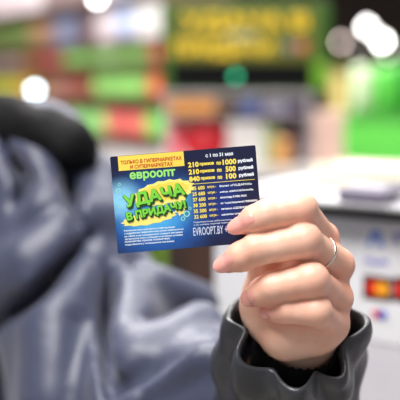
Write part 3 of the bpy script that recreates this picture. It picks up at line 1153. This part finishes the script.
def nail(J3, J2, R3, L, half, back, nvec):
    """Almond nail laid on the fingertip's own surface; J2 -> J3 is the last bone, back the distance from J3 to the cuticle."""
    a = (J3 - J2).normalized()
    n = nvec - a * nvec.dot(a)
    n.normalize()
    s = a.cross(n)
    nu, nv = 12, 18
    K = 60
    bm = bmesh.new()
    top, bot = {}, {}
    hs = np.linspace(0.0, 0.016, K)

    def height(al, x):
        p = J3 + a * al + s * x
        d = hand_sdf(p.x + n.x * hs, p.y + n.y * hs, p.z + n.z * hs)
        ins = np.where(d < 0)[0]
        return hs[ins[-1]] if len(ins) else 0.0
    lim = R3 * 0.15
    for j in range(nv + 1):
        v = j / nv
        al = -back + L * v
        if v < 0.22:
            wf = 0.60 + 0.38 * math.sqrt(max(0.0, 1 - ((0.22 - v) / 0.22) ** 2))
        elif v > 0.45:
            q = (v - 0.45) / 0.55
            wf = 0.96 * math.sqrt(max(0.0, 1 - q ** 2.2)) + 0.02
        else:
            wf = 0.98 - 0.02 * (v - 0.22) / 0.23
        am = min(al, lim)
        h0 = height(am, 0.0)
        for i in range(nu + 1):
            x = (i / nu * 2 - 1) * half * wf
            h = max(h0 - 0.5 * x * x / (half * 1.05) * 1.15, 0) + 0.0005
            if al > lim:
                h -= 0.10 * (al - lim) + 12 * (al - lim) ** 2
            if v < 0.1:
                h -= 0.0005 * (1 - v / 0.1)
            p = J3 + a * al + s * x + n * h
            top[i, j] = bm.verts.new(p)
            bot[i, j] = bm.verts.new(p - n * 0.0009)
    for i in range(nu):
        for j in range(nv):
            bm.faces.new([top[k] for k in ((i, j), (i + 1, j), (i + 1, j + 1), (i, j + 1))])
            bm.faces.new([bot[k] for k in ((i, j + 1), (i + 1, j + 1), (i + 1, j), (i, j))])
    for i in range(nu):
        for j in (0, nv):
            bm.faces.new([top[i, j], top[i + 1, j], bot[i + 1, j], bot[i, j]])
    for j in range(nv):
        for i in (0, nu):
            bm.faces.new([top[i, j], bot[i, j], bot[i, j + 1], top[i, j + 1]])
    return pchild('fingernail', bm, M_nail)


TOC = -FWD
for nm, L, half, back, nv in (('index', .0200, .0058, .0100, TOC + UP * 0.15), ('middle', .0165, .0058, .0072, TOC - RIGHT * 0.35 + UP * 0.1),
                              ('ring', .0145, .0060, .0078, TOC - RIGHT * 0.3), ('little', .0125, .0052, .0064, TOC - RIGHT * 0.25)):
    J, R = FING[nm]
    nail(J[3], J[2], R[3], L, half, back, nv)
nail(THUMB[0][3], THUMB[0][2], THUMB[1][3], .016, .006, .009, FWD)

# ring on the middle finger
J, R = FING['middle']
rc = J[1].lerp(J[0], 0.50)
ra = (J[0] - J[1]).normalized()
rr = (R[0] + R[1]) / 2 + 0.0003
u = ra.orthogonal().normalized()
v = ra.cross(u)
bm = bmesh.new()
N, n = 64, 10
rings = []
for k in range(N):
    a_ = 2 * math.pi * k / N
    e = u * math.cos(a_) + v * math.sin(a_)
    rings.append([bm.verts.new(rc + e * (rr + 0.0006 * math.cos(2 * math.pi * i / n)) + ra * 0.0011 * math.sin(2 * math.pi * i / n)) for i in range(n)])
for k in range(N):
    for i in range(n):
        bm.faces.new((rings[k][i], rings[(k + 1) % N][i], rings[(k + 1) % N][(i + 1) % n], rings[k][(i + 1) % n]))
pchild('finger_ring', bm, mat('silver', rgb(222, 214, 205), 0.2, metal=1.0, noise=0.02), None, 'thin silver ring')

# ------------------------------------------------------------------ jacket
JW = at(262, 402, 0.665)


def jacket_base(X, Y, Z):
    d = cap(X, Y, Z, HIP + Vector((0.05, 0, 0.02)), NB + Vector((0.07, 0, -0.16)), .155, .140)
    d = smin(d, cap(X, Y, Z, HIP + Vector((-0.05, 0, 0.02)), NB + Vector((-0.07, 0, -0.16)), .155, .140), 0.04)
    d = smin(d, cap(X, Y, Z, SL, SR, .072, .072), 0.05)
    d = smin(d, cap(X, Y, Z, SL, EL, .074, .094), 0.03)
    d = smin(d, cap(X, Y, Z, EL, JW, .094, .056), 0.02)
    ER = SR + Vector((-0.06, 0.03, -0.27))
    WRr = ER + Vector((0.02, -0.12, -0.20))
    d = smin(d, cap(X, Y, Z, SR, ER, .074, .072), 0.03)
    d = smin(d, cap(X, Y, Z, ER, WRr, .072, .05), 0.02)
    w_ = 0.0018 * (np.sin(31 * X + 17 * Z) * np.sin(23 * Z - 29 * Y + 1.3) + 0.6 * np.sin(55 * X - 38 * Z + 2) * np.sin(47 * Y + 33 * Z))
    return d + w_


def hit(px, py):
    """First surface point of the plain jacket on the sight line through a pixel."""
    dd = np.linspace(0.6, 1.15, 400)
    P = [at(px, py, d) for d in dd]
    X, Y, Z = (np.array([p[i] for p in P]) for i in range(3))
    s = jacket_base(X, Y, Z)
    k = int(np.argmax(s < 0)) if (s < 0).any() else int(np.argmin(s))
    return P[k]


# pinched folds: centre line in the photograph, half width, depth
FOLDS = [([(-10, 330), (38, 294), (92, 234)], .0085, .055), ([(109, 262), (106, 330), (112, 404)], .0080, .050), ([(66, 160), (71, 190), (78, 226)], .0070, .040),
         ([(2, 140), (26, 182), (15, 210)], .0075, .040), ([(126, 390), (206, 344)], .0035, .022), ([(124, 337), (190, 315)], .0030, .018),
         ([(80, 322), (72, 404)], .0030, .018), ([(96, 250), (100, 300)], .0030, .015), ([(150, 404), (206, 376)], .0030, .016), ([(136, 262), (126, 300)], .0030, .014), ([(20, 232), (52, 212)], .0025, .012)]
FOLD3D = []
for pts, hwid, dep in FOLDS:
    chain = []
    for (xa, ya), (xb, yb) in zip(pts, pts[1:]):
        for k in range(4):
            chain.append(hit(xa + (xb - xa) * k / 4, ya + (yb - ya) * k / 4))
    chain.append(hit(*pts[-1]))
    FOLD3D.append((chain, hwid, dep))


ROLLS = [([(-10, 296), (34, 264), (80, 222)], .034, .016), ([(126, 300), (128, 350), (132, 402)], .032, .012), ([(56, 300), (60, 360), (58, 402)], .036, .010),
         ([(94, 178), (104, 222)], .028, .007), ([(36, 170), (48, 212)], .030, .008), ([(152, 288), (196, 304)], .024, .008),
         ([(142, 358), (200, 326)], .022, .009), ([(152, 400), (206, 366)], .022, .009)]
ROLL3D = []
for pts, r, out in ROLLS:
    q = []
    for px_, py_ in pts:
        h_ = hit(px_, py_)
        q.append(h_ + (h_ - CAM).normalized() * (r - out * 0.75))
    ROLL3D.append((q, r))


def jacket_sdf(X, Y, Z):
    d = jacket_base(X, Y, Z)
    for q, r in ROLL3D:
        c_ = None
        for a, b in zip(q, q[1:]):
            e = cap(X, Y, Z, a, b, r, r)
            c_ = e if c_ is None else np.minimum(c_, e)
        d = smin(d, c_, 0.014)
    near = np.abs(d) < 0.075
    xs, ys, zs, ds = X[near], Y[near], Z[near], d[near]
    for chain, hwid, dep in FOLD3D if len(ds) else ():
        m = len(chain) - 1
        if hwid < 0.005:                          # shallow drape lines
            line = None
            for a, b in zip(chain, chain[1:]):
                e = cap(xs, ys, zs, a, b, 0, 0)
                line = e if line is None else np.minimum(line, e)
            ds = ds + 0.5 * dep * np.exp(-(line / 0.010) ** 2)
            continue
        slot = None
        fade = [min(1.0, 0.25 + 2.2 * min(k, m - k) / m) for k in range(m + 1)]       # runs out at both ends
        rays = [(p_ - CAM).normalized() for p_ in chain]
        for k in range(m):
            for j in range(9):
                t = j / 8
                da, db = dep * fade[k] * t - 0.004, dep * fade[k + 1] * t - 0.004
                e = cap(xs, ys, zs, chain[k] + rays[k] * da, chain[k + 1] + rays[k + 1] * db, hwid * fade[k] * (1 - 0.45 * t), hwid * fade[k + 1] * (1 - 0.45 * t))
                slot = e if slot is None else np.minimum(slot, e)
        ds = smax(ds, -slot, 0.016)
    d = d.copy()
    d[near] = ds
    # open neck, sleeve end, and hem
    d = smax(d, -cap(X, Y, Z, NB + Vector((0, -0.01, 0.02)), HD, .06, .07), 0.008)
    return d


jP, jQ = surface_nets(jacket_sdf, (SR.x - 0.2, SL.y - 0.34, HIP.z - 0.16), (JW.x + 0.08, SL.y + 0.26, SL.z + 0.16), 0.006)
# padded jacket shell
mj = bpy.data.materials.new('jacket_nylon')
mj.use_nodes = True
nt = mj.node_tree
bs = nt.nodes['Principled BSDF']
bs.inputs['Base Color'].default_value = rgb(58, 63, 86)
bs.inputs['Roughness'].default_value = 0.45
bs.inputs['Sheen Weight'].default_value = 0.15
tc = nt.nodes.new('ShaderNodeTexCoord')
mp = nt.nodes.new('ShaderNodeMapping')
mp.inputs['Rotation'].default_value = (0.3, 0.5, 0.2)
mp.inputs['Scale'].default_value = (1, 1, 0.45)
nt.links.new(tc.outputs['Object'], mp.inputs['Vector'])
n1 = nt.nodes.new('ShaderNodeTexNoise')
n1.inputs['Scale'].default_value = 24
n1.inputs['Detail'].default_value = 4
n1.inputs['Distortion'].default_value = 0.8
nt.links.new(mp.outputs[0], n1.inputs['Vector'])
bp = nt.nodes.new('ShaderNodeBump')
bp.inputs['Strength'].default_value = 0.35
bp.inputs['Distance'].default_value = 0.008
nt.links.new(n1.outputs['Fac'], bp.inputs['Height'])
nt.links.new(bp.outputs[0], bs.inputs['Normal'])
jacket = pchild('jacket', np_mesh('jacket', [(jP - b_, jQ)]), mj, None, 'grey-blue padded jacket')

# black hood folded down over the shoulders
M_hood = mat('hood_black', rgb(10, 10, 13), 0.75, bump=0.6, bscale=30)
hpts = [at(-80, 122, .97), at(-22, 124, .93), at(12, 124, .885), at(44, 134, .865), at(70, 147, .860), at(80, 154, .865)]
hrad = [.045, .034, .029, .026, .026, .018]
M_hood.node_tree.nodes['Principled BSDF'].inputs['Specular IOR Level'].default_value = 0.2


def hood_sdf(X, Y, Z):
    d = None
    for k in range(len(hpts) - 1):
        c_ = cap(X, Y, Z, hpts[k], hpts[k + 1], hrad[k], hrad[k + 1])
        d = c_ if d is None else smin(d, c_, 0.01)
    back = NB + Vector((0, 0.11, 0.02))
    d = smin(d, cap(X, Y, Z, hpts[0], back, .045, .075), 0.03)
    d = smin(d, cap(X, Y, Z, back, NB + Vector((-0.13, -0.02, 0.03)), .075, .04), 0.03)
    return d + 0.002 * np.sin(90 * X + 60 * Z) * np.sin(70 * Y + 40 * X)


hP, hQ = surface_nets(hood_sdf, (NB.x - 0.2, SL.y - 0.2, NB.z - 0.16), (SL.x + 0.14, SL.y + 0.30, NB.z + 0.16), 0.005)
pchild('hood', np_mesh('hood', [(hP - b_, hQ)]), M_hood, jacket, 'black folded hood edge')

# glossy black cuff round the wrist
M_cuff = mat('cuff_nylon', rgb(52, 54, 60), 0.36, noise=0.1, bump=0.6, bscale=38)
RC = at(294, 335, 0.578)
CE = at(280, 424, 0.645)
ca = (CE - RC)
clen = ca.length
ca.normalize()
cu_ = (RIGHT - ca * RIGHT.dot(ca)).normalized()
cv_ = ca.cross(cu_)
if cv_.dot(UP) < 0:
    cv_ = -cv_


def cuff_pt(th, s, inner=False):
    """s 0 at the lip, 1 at the sleeve end."""
    th_w = math.atan2(math.sin(th - 0.1), math.cos(th - 0.1))
    r = 0.0460 + 0.0050 * math.sin(min(1, s * 1.5) * math.pi / 2) - 0.001 * s
    r += 0.0022 * math.sin(3 * th + 2.2 * s + 0.6) + 0.0016 * math.sin(7 * th - 4 * s + 1.0) * (1 - 0.5 * s)
    for t0_, w_, A_, dec in ((-2.05, 0.20, .009, .45), (-1.25, 0.16, .006, .3), (-2.85, 0.17, .008, .4), (-0.55, 0.18, .007, .5), (0.35, 0.2, .006, .5)):
        dt = math.atan2(math.sin(th - t0_ - 0.5 * s), math.cos(th - t0_ - 0.5 * s))
        A_ *= 0.75
        r -= A_ * math.exp(-(dt / w_) ** 2) * math.exp(-s / dec)
        r += 0.45 * A_ * math.exp(-((abs(dt) - 2 * w_) / w_) ** 2) * math.exp(-s / dec)
    r += 0.006 * math.exp(-((math.pi - abs(th_w)) / 0.6) ** 2) * math.exp(-((s - 0.3) / 0.28) ** 2)
    r += 0.0022 * min(1, s * 4) * math.sin(17 * s + 1.6 * math.sin(2 * th + 1) + 1.2 * math.sin(3 * th))
    wob = -0.015 * math.exp(-(th_w / 0.75) ** 2) - 0.010 * math.exp(-((math.pi - abs(th_w)) / 0.7) ** 2) + 0.003 * math.sin(5 * th)
    if inner:
        r = r - 0.0075
    return RC + ca * (s * clen + wob * (1 - s)) + (cu_ * math.cos(th) + cv_ * math.sin(th)) * r


bm = bmesh.new()
N = 128
rows = []
for s in (0.75, 0.5, 0.3, 0.15, 0.06):
    rows.append([bm.verts.new(cuff_pt(2 * math.pi * k / N, s, True)) for k in range(N)])
for f_ in (0.2, 0.5, 0.8):
    rows.append([bm.verts.new(cuff_pt(2 * math.pi * k / N, 0.0, True).lerp(cuff_pt(2 * math.pi * k / N, 0.0), f_) - ca * 0.004 * math.sin(math.pi * f_)) for k in range(N)])
for s in np.linspace(0.04, 1.0, 40):
    rows.append([bm.verts.new(cuff_pt(2 * math.pi * k / N, float(s))) for k in range(N)])
for a, b in zip(rows, rows[1:]):
    for k in range(N):
        bm.faces.new((a[k], a[(k + 1) % N], b[(k + 1) % N], b[k]))
pchild('cuff', bm, M_cuff, jacket, 'glossy black cuff')
# knitted inner cuff
bm = bmesh.new()
rows = []
for s in np.linspace(0, 1, 14):
    rows.append([bm.verts.new(WR + RIGHT * 0.001 + ca * (-0.046 + 0.095 * s) + (cu_ * math.cos(2 * math.pi * k / 144) + cv_ * math.sin(2 * math.pi * k / 144)) *
                              (0.0300 + 0.004 * s + 0.0007 * math.cos(36 * 2 * math.pi * k / 144))) for k in range(144)])
for a, b in zip(rows, rows[1:]):
    for k in range(144):
        bm.faces.new((a[k], a[(k + 1) % 144], b[(k + 1) % 144], b[k]))
pchild('inner_cuff', bm, mat('knit_black', rgb(14, 14, 16), 0.9), jacket, 'black ribbed inner cuff')

# trousers, shoes, hair, eyes (outside the frame)


def trouser_sdf(X, Y, Z):
    d = cap(X, Y, Z, HIP + Vector((0.06, 0, -0.02)), HIP + Vector((-0.06, 0, -0.02)), .125, .125)
    for s in (-1, 1):
        hj = HIP + Vector((s * .085, 0, -0.05))
        kn = Vector((hj.x + s * .01, hj.y - 0.02, 0.47))
        an = Vector((hj.x + s * .01, hj.y + 0.02, 0.13))
        d = smin(d, cap(X, Y, Z, hj, kn, .097, .070), 0.02)
        d = smin(d, cap(X, Y, Z, kn, an, .070, .058), 0.02)
    return d


tP, tQ = surface_nets(trouser_sdf, (HIP.x - 0.26, HIP.y - 0.2, 0.05), (HIP.x + 0.26, HIP.y + 0.2, HIP.z + 0.14), 0.012)
pchild('trousers', np_mesh('trousers', [(tP - b_, tQ)]), mat('trouser_denim', rgb(40, 46, 66), 0.8))
for s in (-1, 1):
    fx = HIP.x + s * .095

    def shoe_sdf(X, Y, Z, fx=fx, s=s):
        d = cap(X, Y, Z, (fx, HIP.y + 0.045, 0.045), (fx + s * .01, HIP.y - 0.15, 0.040), .045, .042)
        d = smin(d, cap(X, Y, Z, (fx, HIP.y + 0.02, 0.05), (fx, HIP.y + 0.02, 0.13), .045, .048), 0.02)
        return smax(d, 0.001 - Z, 0.004)
    sP, sQ = surface_nets(shoe_sdf, (fx - 0.09, HIP.y - 0.26, -0.02), (fx + 0.09, HIP.y + 0.14, 0.22), 0.008)
    pchild('shoe', np_mesh('shoe', [(sP - b_, sQ)]), mat('shoe_leather', rgb(26, 22, 22), 0.5))


def hair_sdf(X, Y, Z):
    d = ell(X, Y, Z, HD + Vector((0, 0.02, 0.055)), (.084, .098, .108))
    for s in (-1, 1):
        d = smin(d, cap(X, Y, Z, HD + Vector((s * .07, 0.04, 0.03)), HD + Vector((s * .075, 0.04, -0.10)), .028, .022), 0.02)
    d = smin(d, cap(X, Y, Z, HD + Vector((0, 0.07, 0.03)), HD + Vector((0, 0.08, -0.11)), .05, .04), 0.02)
    return smax(d, -ell(X, Y, Z, HD + Vector((0, -0.085, 0.0)), (.066, .075, .105)), 0.01)


rP, rQ = surface_nets(hair_sdf, (HD.x - 0.14, HD.y - 0.14, HD.z - 0.18), (HD.x + 0.14, HD.y + 0.18, HD.z + 0.20), 0.006)
pchild('hair', np_mesh('hair', [(rP - b_, rQ)]), mat('hair_brown', rgb(58, 38, 26), 0.5, bump=0.5, bscale=80))
for s in (-1, 1):
    ec = HD + Vector((s * .031, -0.0715, 0.037))
    bm = bmesh.new()
    bmesh.ops.create_uvsphere(bm, u_segments=16, v_segments=12, radius=0.0112)
    bmesh.ops.translate(bm, verts=bm.verts, vec=ec)
    eye = pchild('eye', bm, mat('eye_white', rgb(215, 208, 202), 0.2))
    bm = bmesh.new()
    bmesh.ops.create_uvsphere(bm, u_segments=16, v_segments=10, radius=0.0058)
    bmesh.ops.scale(bm, vec=(1, 0.35, 1), verts=bm.verts)
    bmesh.ops.translate(bm, verts=bm.verts, vec=ec + Vector((0, -0.0098, 0)))
    pchild('iris', bm, mat('iris_brown', rgb(58, 36, 24), 0.15), eye)
    bm = add_tube(bmesh.new(), [HD + Vector((s * x, y, z)) for x, y, z in ((.016, -.089, .055), (.030, -.088, .060), (.046, -.076, .056))], [.0022, .0028, .0014], 6)
    pchild('eyebrow', bm, mat('hair_brown', rgb(58, 38, 26)))
